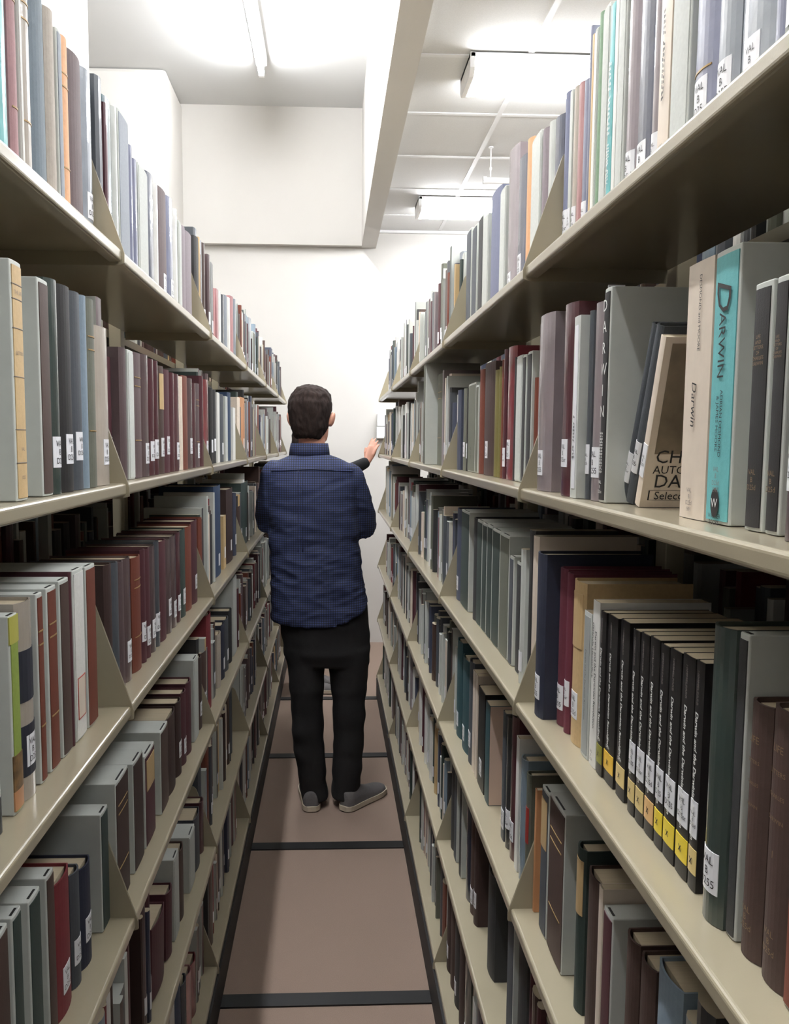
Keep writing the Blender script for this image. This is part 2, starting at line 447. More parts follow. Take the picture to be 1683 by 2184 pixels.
# skin: head, neck, ears, face, torso core, arms to the hands, legs - one mesh
mb = MB()
hc = at(664, 885, 3.54)
FD = Vector((0.30, 0.954, 0.0))            # where the face looks (turned a little to the right)
FS = Vector((0.954, -0.30, 0.0))
hs = []
for dz, w_, dp, off in ((-0.115, .040, .045, .045), (-0.105, .055, .065, .03), (-0.085, .063, .082, .016), (-0.055, .068, .092, .005), (-0.02, .072, .097, 0), (0.02, .075, .099, 0), (0.055, .072, .096, -.002), (0.085, .058, .078, -.004), (0.105, .035, .05, -.004), (0.113, .014, .02, -.004)):
    hs.append(ring(hc+Z_*dz+FD*off, FS, FD, w_, dp, 24, 2.1))
loft(mb, hs)
limb(mb, [(at(665, 985, 3.54), .060), (at(665, 950, 3.54), .056), (at(666, 920, 3.545), .056), (hc+Z_*-0.05, .058)])
for sgn, u, v in ((-1, 620, 902), (1, 707, 900)):
    c = hc+FS*((0.088 if sgn > 0 else 0.097)*sgn)-Z_*0.018+FD*0.008
    ball(mb, c, 0.012, 0.021, 0.034, 10, Matrix.Rotation(-0.3, 3, 'Z') @ Matrix.Rotation(0.25*sgn, 3, 'Y'))
ball(mb, hc+FD*0.100-Z_*0.028, .014, .022, .022)                     # nose
limb(mb, [(hc+FD*0.092+Z_*0.012, .008), (hc+FD*0.106-Z_*0.028, .011)])
limb(mb, [(hc+FD*0.085-Z_*0.066-FS*.022, .008), (hc+FD*0.096-Z_*0.064, .009), (hc+FD*0.085-Z_*0.066+FS*.022, .008)])   # mouth
ball(mb, hc+FD*0.082-Z_*0.10, .022, .018, .016)                      # chin
for s in (-1, 1): limb(mb, [(hc+FD*0.078+Z_*0.022+FS*.012*s, .008), (hc+FD*0.080+Z_*0.028+FS*.03*s, .009), (hc+FD*0.066+Z_*0.022+FS*.05*s, .008)])
core = [(975, 628, 700, .09), (1010, 600, 735, .12), (1060, 592, 745, .17), (1140, 595, 748, .18), (1230, 600, 755, .18), (1300, 606, 770, .18), (1370, 622, 776, .18), (1400, 630, 774, .16)]
loft(mb, [px(*q) for q in core])
def arm_pts(sh, el, wr, r=(.048, .043, .038, .034, .026)):
    sh, el, wr = Vector(sh), Vector(el), Vector(wr)
    return [(sh, r[0]), ((sh+el)/2, r[1]), (el, r[2]), ((el*0.55+wr*0.45), r[3]), (wr, r[4], 0.85)]
SHL, ELL, WRL = at(592, 1012, 3.52), at(573, 1108, 3.53), at(655, 1092, 3.79)
SHR, ELR, WRR = at(741, 1019, 3.52), at(776, 1120, 3.54), at(690, 1075, 3.80)
limb(mb, arm_pts(SHL, ELL, WRL)); limb(mb, arm_pts(SHR, ELR, WRR))
def hand(mb, wr, fwd, up, out, s=1.0, curl=0.25, spread=0.12, thumb=1):
    "palm and five unequal bent fingers; fwd along the hand, up out of its back, out towards the little finger"
    fwd = Vector(fwd).normalized(); up = Vector(up).normalized(); out = Vector(out).normalized()
    pc = wr+fwd*0.045*s
    limb(mb, [(wr-fwd*0.01*s, .022*s, .75), (wr+fwd*0.02*s, .028*s, .5), (wr+fwd*0.06*s, .036*s, .36), (wr+fwd*0.085*s, .036*s, .32)], 16)
    for k, (o, L, r) in enumerate(((-.027, .070, .0084), (-.009, .079, .0086), (.010, .074, .0083), (.028, .058, .0074))):
        base = wr+fwd*0.085*s+out*o*s
        d = (fwd+out*(o*spread*40*0.2)).normalized()
        p = [base-fwd*0.02*s]; c = 0.0
        seg = (0.45*L, 0.32*L, 0.23*L)
        q = base
        pts = [(base-fwd*0.018*s, r*s), (base, r*1.02*s)]
        for j, l in enumerate(seg):
            c += curl
            q = q+(d*math.cos(c)-up*math.sin(c))*l*s
            pts.append((q, r*(0.95-0.1*j)*s))
        limb(mb, pts, 10)
    tb = wr+fwd*0.028*s-out*0.026*s
    td = (fwd*0.75-out*0.75-up*0.25).normalized()
    limb(mb, [(tb, .012*s), (tb+td*0.032*s, .0105*s), (tb+td*0.032*s+(td*0.6+fwd*0.6).normalized()*0.028*s, .0088*s)], 10)
hand(mb, WRL, (0.8, 0.35, 0.1), (0, 0.3, 1), (0.1, 1, -0.2), curl=0.5)
hand(mb, WRR, (-0.8, 0.35, -0.05), (0, 0.3, 1), (-0.1, 1, -0.2), curl=0.5)
for legs in (((636, 1380), (655, 1510), (668, 1705)), ((752, 1380), (744, 1510), (737, 1698))):
    (u0, v0), (u1, v1), (u2, v2) = legs
    limb(mb, [(at(u0, v0, 3.52), .062), (at(u1, v1, 3.53), .05), (at(u2, v2, 3.50), .032)])
fuse('body', mb, skin, man, 0.0055, 3)
# hair
mb = MB()
def hring(dz, w_, dp, off): return ring(hc+Z_*dz-FD*off, FS, FD, w_, dp, 26, 2.15)
loft(mb, [hring(-0.098, .050, .045, .036), hring(-0.085, .062, .060, .032), hring(-0.06, .074, .074, .028), hring(-0.03, .082, .082, .026), hring(0.01, .088, .094, .020), hring(0.05, .089, .102, .012), hring(0.085, .080, .094, .006), hring(0.108, .060, .074, .002), hring(0.122, .032, .042, 0), hring(0.126, .012, .016, 0)])
def tuft(c, n):
    return c+n*(0.006*noise.noise(Vector((c.x*26, c.y*26, c.z*22)))+0.003*noise.noise(Vector((c.x*90, c.y*90, c.z*50))))
fuse('hair', mb, hair_m, man, 0.005, 3, tuft)
# shirt: body, sleeves, collar
mb = MB()
hem = lambda a: (-0.085*abs(math.sin(a))**1.6 if math.sin(a) < 0 else -0.04*math.sin(a))+(0.05*math.cos(a)*(1-abs(math.sin(a))**3) if math.cos(a) < 0 else 0.012*math.cos(a))
rows = [(970, 618, 708, .14), (982, 592, 736, .18), (997, 572, 760, .215), (1035, 566, 768, .245), (1100, 572, 766, .255), (1160, 575, 766, .255), (1220, 577, 770, .265), (1255, 578, 777, .28), (1286, 580, 784, .29)]
loft(mb, [px(q[0], q[1], q[2], q[3], power=2.5, dz=hem if i == len(rows)-1 else None) for i, q in enumerate(rows)])
def sleeve(sh, el, wr):
    sh, el, wr = Vector(sh), Vector(el), Vector(wr)
    w2 = el+(wr-el)*0.86
    return [(sh, .072), (sh*0.65+el*0.35, .070), (sh*0.3+el*0.7, .064), (el, .060), (el*0.6+w2*0.4, .053), (w2, .042)]
limb(mb, sleeve(SHL, ELL, WRL)); limb(mb, sleeve(SHR, ELR, WRR))
so_ = fuse('shirt', mb, shirt, man, 0.0065, 4, shirt_folds)
mb = MB()
loft(mb, [ring(at(660, 972, 3.53), X, Y, .086, .082, 30), ring(at(660, 958, 3.53), X, Y, .083, .078, 30), ring(at(660, 945, 3.535), X, Y, .078, .073, 30), ring(at(660, 945, 3.535), X, Y, .071, .066, 30), ring(at(660, 972, 3.53), X, Y, .073, .068, 30)])
mb.build('collar', shirt, so_, smooth=True)
# seams lying on the shirt: the yoke across the shoulders and the box pleat below it
def seam(pts, r, name):
    q = []
    for x, z in pts:
        ok, hit, nn, _i = so_.ray_cast(Vector((x, 3.0, z)), Vector((0, 1, 0)))
        if ok: q.append(hit+nn*0.0005)
    if len(q) > 2:
        m2 = MB(); limb(m2, [(p_, r) for p_ in q], 6, caps=False)
        m2.build(name, shirt, so_, smooth=True)
zy = at(660, 1001, 3.4).z
xa, xb, xm = at(578, 1001, 3.42).x, at(752, 1001, 3.42).x, at(641, 1001, 3.42).x
seam([(xa+(xb-xa)*k/24, zy-0.008*abs(k-12)/12) for k in range(25)], 0.0032, 'yoke_seam')
for dx in (-0.009, 0.009):
    seam([(xm+dx, zy-0.005-0.33*k/20) for k in range(21)], 0.0022, 'back_pleat')
# trousers
mb = MB()
loft(mb, [px(1270, 586, 782, .25), px(1330, 597, 787, .262), px(1385, 606, 789, .25), px(1412, 612, 789, .22)])
def leg(rows, cy):
    o = []
    for v, uL, uR, dp in rows: o.append(px(v, uL, uR, dp, cy, 2.2))
    loft(mb, o)
leg([(1375, 607, 694, .215), (1440, 615, 692, .195), (1500, 620, 689, .175), (1560, 623, 690, .165), (1625, 631, 695, .155), (1680, 640, 698, .15), (1700, 643, 699, .15)], 3.52)
leg([(1375, 700, 790, .215), (1440, 703, 785, .195), (1500, 709, 779, .175), (1560, 711, 777, .165), (1625, 709, 773, .155), (1675, 707, 768, .155), (1695, 709, 762, .16)], 3.52)
fuse('trousers', mb, black_cloth, man, 0.0075, 4, crease(0.006, 14))
def shoe(parent, heel, ang, L=0.295):
    c, s = math.cos(ang), math.sin(ang)
    fw_ = Vector((s, c, 0)); sd = Vector((c, -s, 0))
    h0 = Vector((heel.x, heel.y, 0))
    k_ = L/0.295
    up = MB(); prof_ = [(q[0]*k_, q[1], q[2]) for q in [(0.004, .026, .085), (0.03, .036, .098), (0.08, .038, .098), (0.13, .041, .082), (0.18, .048, .062), (0.225, .050, .052), (0.265, .042, .045), (0.288, .024, .036)]]
    rs = []
    for y, w_, h in prof_:
        cc = h0+fw_*y+Z_*0.018
        r = []
        for i in range(18):
            a = 2*math.pi*i/18
            q = math.cos(a)*w_; zz = max(0, math.sin(a))**0.7*(h-0.018) if math.sin(a) > 0 else 0.0
            r.append(cc+sd*q+Z_*zz)
        rs.append(r)
    loft(up, rs)
    o = fuse('shoe', up, shoe_m, parent, 0.005, 3)
    so2 = MB(); out = []
    for y, w_, h in [(-0.004, .018, 0), (0.012, .034, 0)]+[(q[0], q[1]+0.003, 0) for q in prof_[1:]]+[(0.297*k_, .012, 0)]:
        out.append((y, w_))
    poly = [h0+fw_*y+sd*w_ for y, w_ in out]+[h0+fw_*y-sd*w_ for y, w_ in reversed(out)]
    n = len(poly)
    so2.add([p+Z_*0.0055 for p in poly]+[p+Z_*0.026 for p in poly], [tuple(range(n)), tuple(range(2*n-1, n-1, -1))]+[(i, (i+1) % n, n+(i+1) % n, n+i) for i in range(n)])
    so2.build('sole', sole_m, o)
    return o
shoe(man, Vector((-0.077, 3.437, 0)), -0.06)
shoe(man, Vector((0.058, 3.440, 0)), 0.68, 0.285)
# ---- the second person, mostly hidden behind him
PX, PY = -0.15, 5.27
per = thing('person', 'dark-haired person in black top hidden behind the man, hand on the right shelf end', 'person', (PX, PY, 0))
mb = MB()
F2 = Vector((0.97, -0.24, 0)).normalized(); S2 = Vector((-0.24, -0.97, 0)).normalized()     # facing the right shelving
hc2 = Vector((PX+0.02, PY, 1.575))
hs = []
for dz, w_, dp, off in ((-0.105, .035, .04, .04), (-0.095, .05, .06, .026), (-0.075, .058, .075, .014), (-0.05, .063, .085, .004), (-0.015, .068, .09, 0), (0.02, .07, .092, 0), (0.05, .067, .088, 0), (0.08, .052, .07, 0), (0.1, .028, .04, 0)):
    hs.append(ring(hc2+Z_*dz+F2*off, S2, F2, w_, dp, 24, 2.1))
loft(mb, hs)
ball(mb, hc2+F2*0.094-Z_*0.026, .012, .014, .018)
limb(mb, [(hc2+F2*0.08-Z_*0.06-S2*.02, .007), (hc2+F2*0.09-Z_*0.058, .008), (hc2+F2*0.08-Z_*0.06+S2*.02, .007)])
for s in (-1, 1): ball(mb, hc2+S2*.07*s-Z_*0.015, .016, .01, .028)
limb(mb, [((PX, PY, 1.36), .055), ((PX+.01, PY, 1.44), .045), (hc2-Z_*0.06, .046)])
def tr(z, a, b_, cx=PX, cy=PY, pw=2.2): return ring((cx, cy, z), S2, F2, a, b_, 26, pw)
loft(mb, [tr(1.40, .07, .05), tr(1.36, .13, .07), tr(1.25, .14, .09), tr(1.1, .12, .085), tr(0.98, .14, .09), tr(0.85, .15, .1)])
SH2 = Vector((PX+0.01, PY+0.0, 1.355))+S2*0.165
EL2 = Vector((0.075, 5.02, 1.375)); WR2 = on_y(783, 985, 5.0); 
limb(mb, arm_pts(SH2, EL2, WR2, (.04, .036, .032, .028, .022)))
hand(mb, WR2, on_y(798, 946, 5.0)-WR2+Vector((0, 0.03, 0)), Vector((-0.6, -0.75, 0.1)), Vector((0.55, -0.45, -0.4)), 0.92, curl=0.12, spread=0.5)
SH3 = Vector((PX+0.01, PY, 1.355))-S2*0.165
EL3 = SH3+Vector((0.03, 0.02, -0.27)); WR3 = EL3+Vector((0.19, -0.05, 0.06))
limb(mb, arm_pts(SH3, EL3, WR3, (.04, .036, .032, .028, .022)))
hand(mb, WR3, Vector((1, -0.2, 0.2)), Vector((0, 0, 1)), Vector((0, 1, 0)), 0.9, curl=0.4)
for s in (-1, 1):
    limb(mb, [(Vector((PX, PY, 0.86))+S2*0.08*s, .07), (Vector((PX+.01, PY, 0.48))+S2*0.075*s, .05), (Vector((PX, PY, 0.07))+S2*0.07*s, .03)])
fuse('body', mb, skin, per, 0.005, 2)
mb = MB()
loft(mb, [ring(hc2-Z_*0.24-F2*0.055, S2, F2, .085, .045, 24), ring(hc2-Z_*0.16-F2*0.05, S2, F2, .088, .06, 24), ring(hc2-Z_*0.08-F2*0.035, S2, F2, .084, .075, 24), ring(hc2-F2*0.022, S2, F2, .083, .093, 24), ring(hc2+Z_*0.05-F2*0.012, S2, F2, .081, .098, 24), ring(hc2+Z_*0.09-F2*0.006, S2, F2, .062, .08, 24), ring(hc2+Z_*0.115, S2, F2, .03, .04, 24)])
fuse('hair', mb, hair_m, per, 0.006, 3, tuft)
mb = MB()
loft(mb, [tr(1.405, .075, .06), tr(1.37, .15, .085), tr(1.25, .165, .115), tr(1.1, .145, .105), tr(0.98, .165, .115), tr(0.84, .175, .125)])
def sleeve2(sh, el, wr):
    w2 = el+(wr-el)*0.93
    return [(sh, .062), ((sh+el)/2, .055), (el, .047), ((el+w2)/2, .042), (w2, .034)]
limb(mb, sleeve2(SH2, EL2, WR2)); limb(mb, sleeve2(SH3, EL3, WR3))
fuse('sweater', mb, knit, per, 0.007, 4, crease(0.004, 14))
mb = MB()
loft(mb, [tr(0.97, .16, .105), tr(0.86, .17, .115), tr(0.80, .165, .11)])
for s in (-1, 1):
    limb(mb, [(Vector((PX, PY, 0.86))+S2*0.085*s, .092), (Vector((PX+.01, PY, 0.48))+S2*0.08*s, .066), (Vector((PX, PY, 0.10))+S2*0.07*s, .05)])
fuse('trousers', mb, black_cloth, per, 0.008, 3)
ang = math.atan2(F2.x, F2.y)
for s in (-1, 1):
    hh = Vector((PX, PY, 0))+S2*0.07*s-F2*0.07
    shoe(per, hh, ang)
# ------------------------------------------------------------------ books
COL = {'f': ('overlit rose', (150, 112, 114)), 'F': ('overlit mauve', (134, 122, 128)), 'V': ('lavender slate', (112, 116, 140)), 'Z': ('silver grey', (134, 140, 148)), 'W': ('wine', (98, 42, 56)), 'A': ('peach', (214, 162, 120)),  # rose, mauve, lavender, silver, peach: strong light painted in as paler tints
 'k': ('black', (33, 31, 31)), 'n': ('navy', (39, 43, 61)), 'N': ('slate blue', (64, 69, 87)), 'S': ('slate grey', (73, 77, 83)),
 'd': ('dark grey', (52, 52, 53)), 'g': ('pale grey', (192, 195, 190)), 'w': ('white', (222, 221, 216)), 'c': ('cream', (216, 202, 186)), 't': ('tan', (192, 164, 120)),
 'b': ('beige', (169, 159, 147)), 'm': ('maroon', (78, 40, 47)), 'M': ('mauve brown', (87, 70, 71)), 'r': ('red', (119, 42, 49)), 'R': ('rust red', (110, 56, 41)),
 'B': ('brown', (72, 54, 48)), 'D': ('dark brown', (58, 40, 37)), 'G': ('dark green', (51, 63, 59)), 'o': ('olive', (103, 96, 48)), 'O': ('olive grey', (96, 98, 86)),
 'T': ('teal', (100, 172, 174)), 'U': ('dark teal', (49, 81, 87)), 'L': ('light blue', (128, 144, 157)), 'p': ('mauve grey', (135, 124, 127)), 'P': ('pink', (172, 123, 124)),
 'e': ('pale green', (123, 150, 123)), 'y': ('lime green', (129, 146, 67)), 'a': ('orange', (187, 133, 91)), 'Q': ('blue grey', (88, 101, 110)), 'K': ('bright blue', (41, 60, 88))}
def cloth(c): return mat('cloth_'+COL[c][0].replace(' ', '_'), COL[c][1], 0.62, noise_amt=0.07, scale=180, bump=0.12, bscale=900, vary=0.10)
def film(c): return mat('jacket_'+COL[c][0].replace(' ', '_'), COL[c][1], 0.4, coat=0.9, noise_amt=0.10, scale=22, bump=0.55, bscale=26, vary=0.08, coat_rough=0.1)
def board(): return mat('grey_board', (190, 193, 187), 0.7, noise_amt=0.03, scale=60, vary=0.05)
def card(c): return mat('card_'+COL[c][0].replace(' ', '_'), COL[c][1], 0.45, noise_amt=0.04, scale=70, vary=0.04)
pages_m = mat('paper_pages', (186, 172, 146), 0.85, noise_amt=0.12, scale=8, stretch=(160, 2, 2), vary=0.08)
sticker_m = mat('white_sticker', (236, 236, 240), 0.35)
ink = mat('black_ink', (30, 28, 28), 0.6)
gold = mat('gilt', (164, 136, 90), 0.45, metal=0.2)
white_ink = mat('white_ink', (232, 232, 228), 0.6)
grey_ink = mat('grey_ink', (120, 112, 108), 0.7)

def prof(x, t, bul):
    q = 2*x/t
    return bul*(min(1.0, abs(q))**2.2)
def patch(name, t, bul, x0, x1, z0, z1, m, parent, off=0.0006, n=6):
    v = []; f = []
    for i in range(n+1):
        x = x0+(x1-x0)*i/n
        y = prof(x, t, bul)-off
        v += [(x, y, z0), (x, y, z1)]
    for i in range(n):
        f.append((2*i, 2*i+2, 2*i+3, 2*i+1))
    for i in range(n+1):
        x = x0+(x1-x0)*i/n
        y = prof(x, t, bul)+0.0001
        v += [(x, y, z0), (x, y, z1)]
    k = 2*(n+1)
    for i in range(n):
        f += [(2*i, k+2*i, k+2*i+2, 2*i+2), (2*i+1, 2*i+3, k+2*i+3, k+2*i+1)]
    f += [(0, 1, k+1, k), (2*n, k+2*n, k+2*n+1, 2*n+1)]
    return mesh_obj(name, v, f, m, parent)
def spine_text(body, t, bul, cx, cz, size, m, parent, down=True, fit=None, name='title', off=0.0012, **kw):
    "lettering on the spine: size = letter height; down=True reads from head to foot"
    v, f, W, H = text_mesh(body, **kw)
    s = size
    if fit: s = min(size, fit/W if down else fit/W)
    o = []
    for a, b in v:
        x, z = (cx+b*s, cz-a*s) if down else (cx+a*s, cz+b*s)
        o.append((x, prof(x, t, bul)-off, z))
    ob = mesh_obj(name, o, f, m, parent)
    return ob
def side_text(body, t, cy, cz, size, m, parent, name='title', fit=None, **kw):
    v, f, W, H = text_mesh(body, **kw)
    s = size if not fit else fit/W
    return mesh_obj(name, [(t/2+0.0008, cy+a*s, cz+b*s) for a, b in v], f, m, parent)
def cover_mesh(t, d, h, bul, bt=0.0022):
    "hard cover: rounded spine and two boards, open at the fore edge"
    n = 8
    out = []; inn = []
    for i in range(n+1):
        x = -t/2+t*i/n
        out.append((x, prof(x, t, bul)))
    ti = t-2*bt
    for i in range(n+1):
        x = -ti/2+ti*i/n
        inn.append((x, prof(x, ti, bul*0.9)+bt))
    poly_o = [(-t/2, d)]+out+[(t/2, d)]
    poly_i = [(-ti/2, d)]+inn+[(ti/2, d)]
    k = len(poly_o)
    v = [(x, y, 0) for x, y in poly_o]+[(x, y, 0) for x, y in poly_i]+[(x, y, h) for x, y in poly_o]+[(x, y, h) for x, y in poly_i]
    f = []
    for i in range(k-1):
        f += [(i, i+1, 2*k+i+1, 2*k+i), (k+i, 3*k+i, 3*k+i+1, k+i+1), (i, k+i, k+i+1, i+1), (2*k+i, 2*k+i+1, 3*k+i+1, 3*k+i)]
    f += [(0, 2*k, 3*k, k), (k-1, 2*k-1, 4*k-1, 3*k-1)]
    return v, f
def solid_mesh(t, d, h, bul, n=8, z0=0.0):
    p = [(-t/2, d)]+[(-t/2+t*i/n, prof(-t/2+t*i/n, t, bul)) for i in range(n+1)]+[(t/2, d)]
    return MB().prism(p, 2, z0, h)
CALLS = ['VAL\nB\nD25', 'VAL\nB\nD25d', 'VAL\nB\nD25sr', 'VAL\nB\nD255']
def sticker(root, t, bul, i, z=None, text=True, hh=0.036):
    z = (0.022+(i*37 % 17)*0.0011) if z is None else z
    w = min(t*0.86, 0.026)
    p = patch('spine_label', t, bul, -w/2, w/2, z, z+hh, sticker_m, root)
    if text:
        v, f, W, H = text_mesh(CALLS[i % 4])
        s = min(0.8*w/W, 0.75*hh/H)
        mesh_obj('call_number', [(a*s, prof(a*s, t, bul)-0.001, z+hh/2+b*s) for a, b in v], f, ink, p)
    return p
def make_book(kind, c, t, h, d, flags, i, near):
    root = bpy.data.objects.new('book', None); C.objects.link(root); root.empty_display_size = 0.03
    bul = {'h': min(0.006, t*0.22), 'j': min(0.007, t*0.24), 'x': 0.0012, 'q': 0.0008}[kind]
    if kind in 'hj':
        m = cloth(c) if kind == 'h' else film(c)
        v, f = cover_mesh(t, d, h, bul)
        o = mesh_obj('cover', v, f, m, root)
        MB().box((-t/2+0.0023, bul+0.004, 0.003), (t/2-0.0023, d-0.004, h-0.004)).build('page_block', pages_m, root)
    elif kind == 'x':
        case = solid_mesh(t, d, h, bul).build('case', board(), root, bevel=0.0012)
        e = min(0.0035, t*0.14)
        patch('spine_panel', t, bul, -t/2+e, t/2-e*0.8, 0.003, h-0.005, cloth(c), root, off=0.0009)
        if near and t > 0.012:
            MB().box((-t*0.28, 0.003, h-0.0005), (t*0.28, 0.0058, h+0.0004)).build('lid_slot', ink, root)
    else:
        v, f = cover_mesh(t, d, h, bul, 0.0007)
        mesh_obj('cover', v, f, card(c), root)
        MB().box((-t/2+0.0009, 0.003, 0.0004), (t/2-0.0009, d-0.001, h-0.0006)).build('page_block', pages_m, root)
    o1 = 0.0016 if kind == 'x' else 0.0007
    if 'g' in flags:
        for z in (h*0.80, h*0.73, h*0.30):
            patch('gilt_band', t, bul, -t*0.36, t*0.36, z, z+0.0016, gold, root, off=o1)
    if 'i' in flags:      # a paper title patch near the head of the spine
        patch('title_patch', t, bul, -t*0.38, t*0.38, h*0.60, h*0.93, card('t'), root, off=o1+0.0002)
    if 's' in flags:
        sticker(root, t, bul, i, text=near)
    return root, bul
def place(root, side, x, y, z, lean=0.0):
    root.location = (x, y, z)
    rz = Matrix.Rotation(-math.pi/2 if side == 'R' else math.pi/2, 4, 'Z')
    if lean: rz = rz @ Matrix.Rotation(math.radians(lean), 4, 'Y')
    root.rotation_euler = rz.to_euler()

# stuff: the many further books, built as one mesh with a colour per face
SV, SF, SC = [], [], []
def stuff_book(side, x, y0, y1, z, h, d, c, label=False, boxed=False):
    sx = 1 if side == 'R' else -1
    t = y1-y0; yc = (y0+y1)/2; n = 4; bul = 0.001 if boxed else min(0.005, t*0.2)
    k = len(SV)
    pr = [(-t/2, d)]+[(-t/2+t*i/n, prof(-t/2+t*i/n, t, bul)) for i in range(n+1)]+[(t/2, d)]
    for zz in (0, h):
        for a, b in pr: SV.append((x+sx*b, yc+a, z+zz))
    q = len(pr)
    cl = lin(c); top = lin((178, 166, 142)) if not boxed else lin((186, 189, 183)); sd = cl if not boxed else top
    def sh(s): return (cl[0]*s, cl[1]*s, cl[2]*s, 1)
    for i in range(q):
        j = (i+1) % q
        SF.append((k+i, k+j, k+q+j, k+q+i))
        SC.append(cl if 1 <= i <= n else sd)
    SF.append(tuple(k+i for i in range(q))); SC.append(top)
    SF.append(tuple(k+q+i for i in range(q))); SC.append(top)
    if label and t > 0.012:
        w = min(0.024, t*0.8); k = len(SV)
        zl = z+random.uniform(0.02, 0.045)
        for i in range(5):
            a = -w/2+w*i/4
            b = prof(a, t, bul)-0.0008
            SV.append((x+sx*b, yc+a, zl)); SV.append((x+sx*b, yc+a, zl+0.034))
        for i in range(4):
            SF.append((k+2*i, k+2*i+2, k+2*i+3, k+2*i+1)); SC.append(lin((232, 232, 236)))
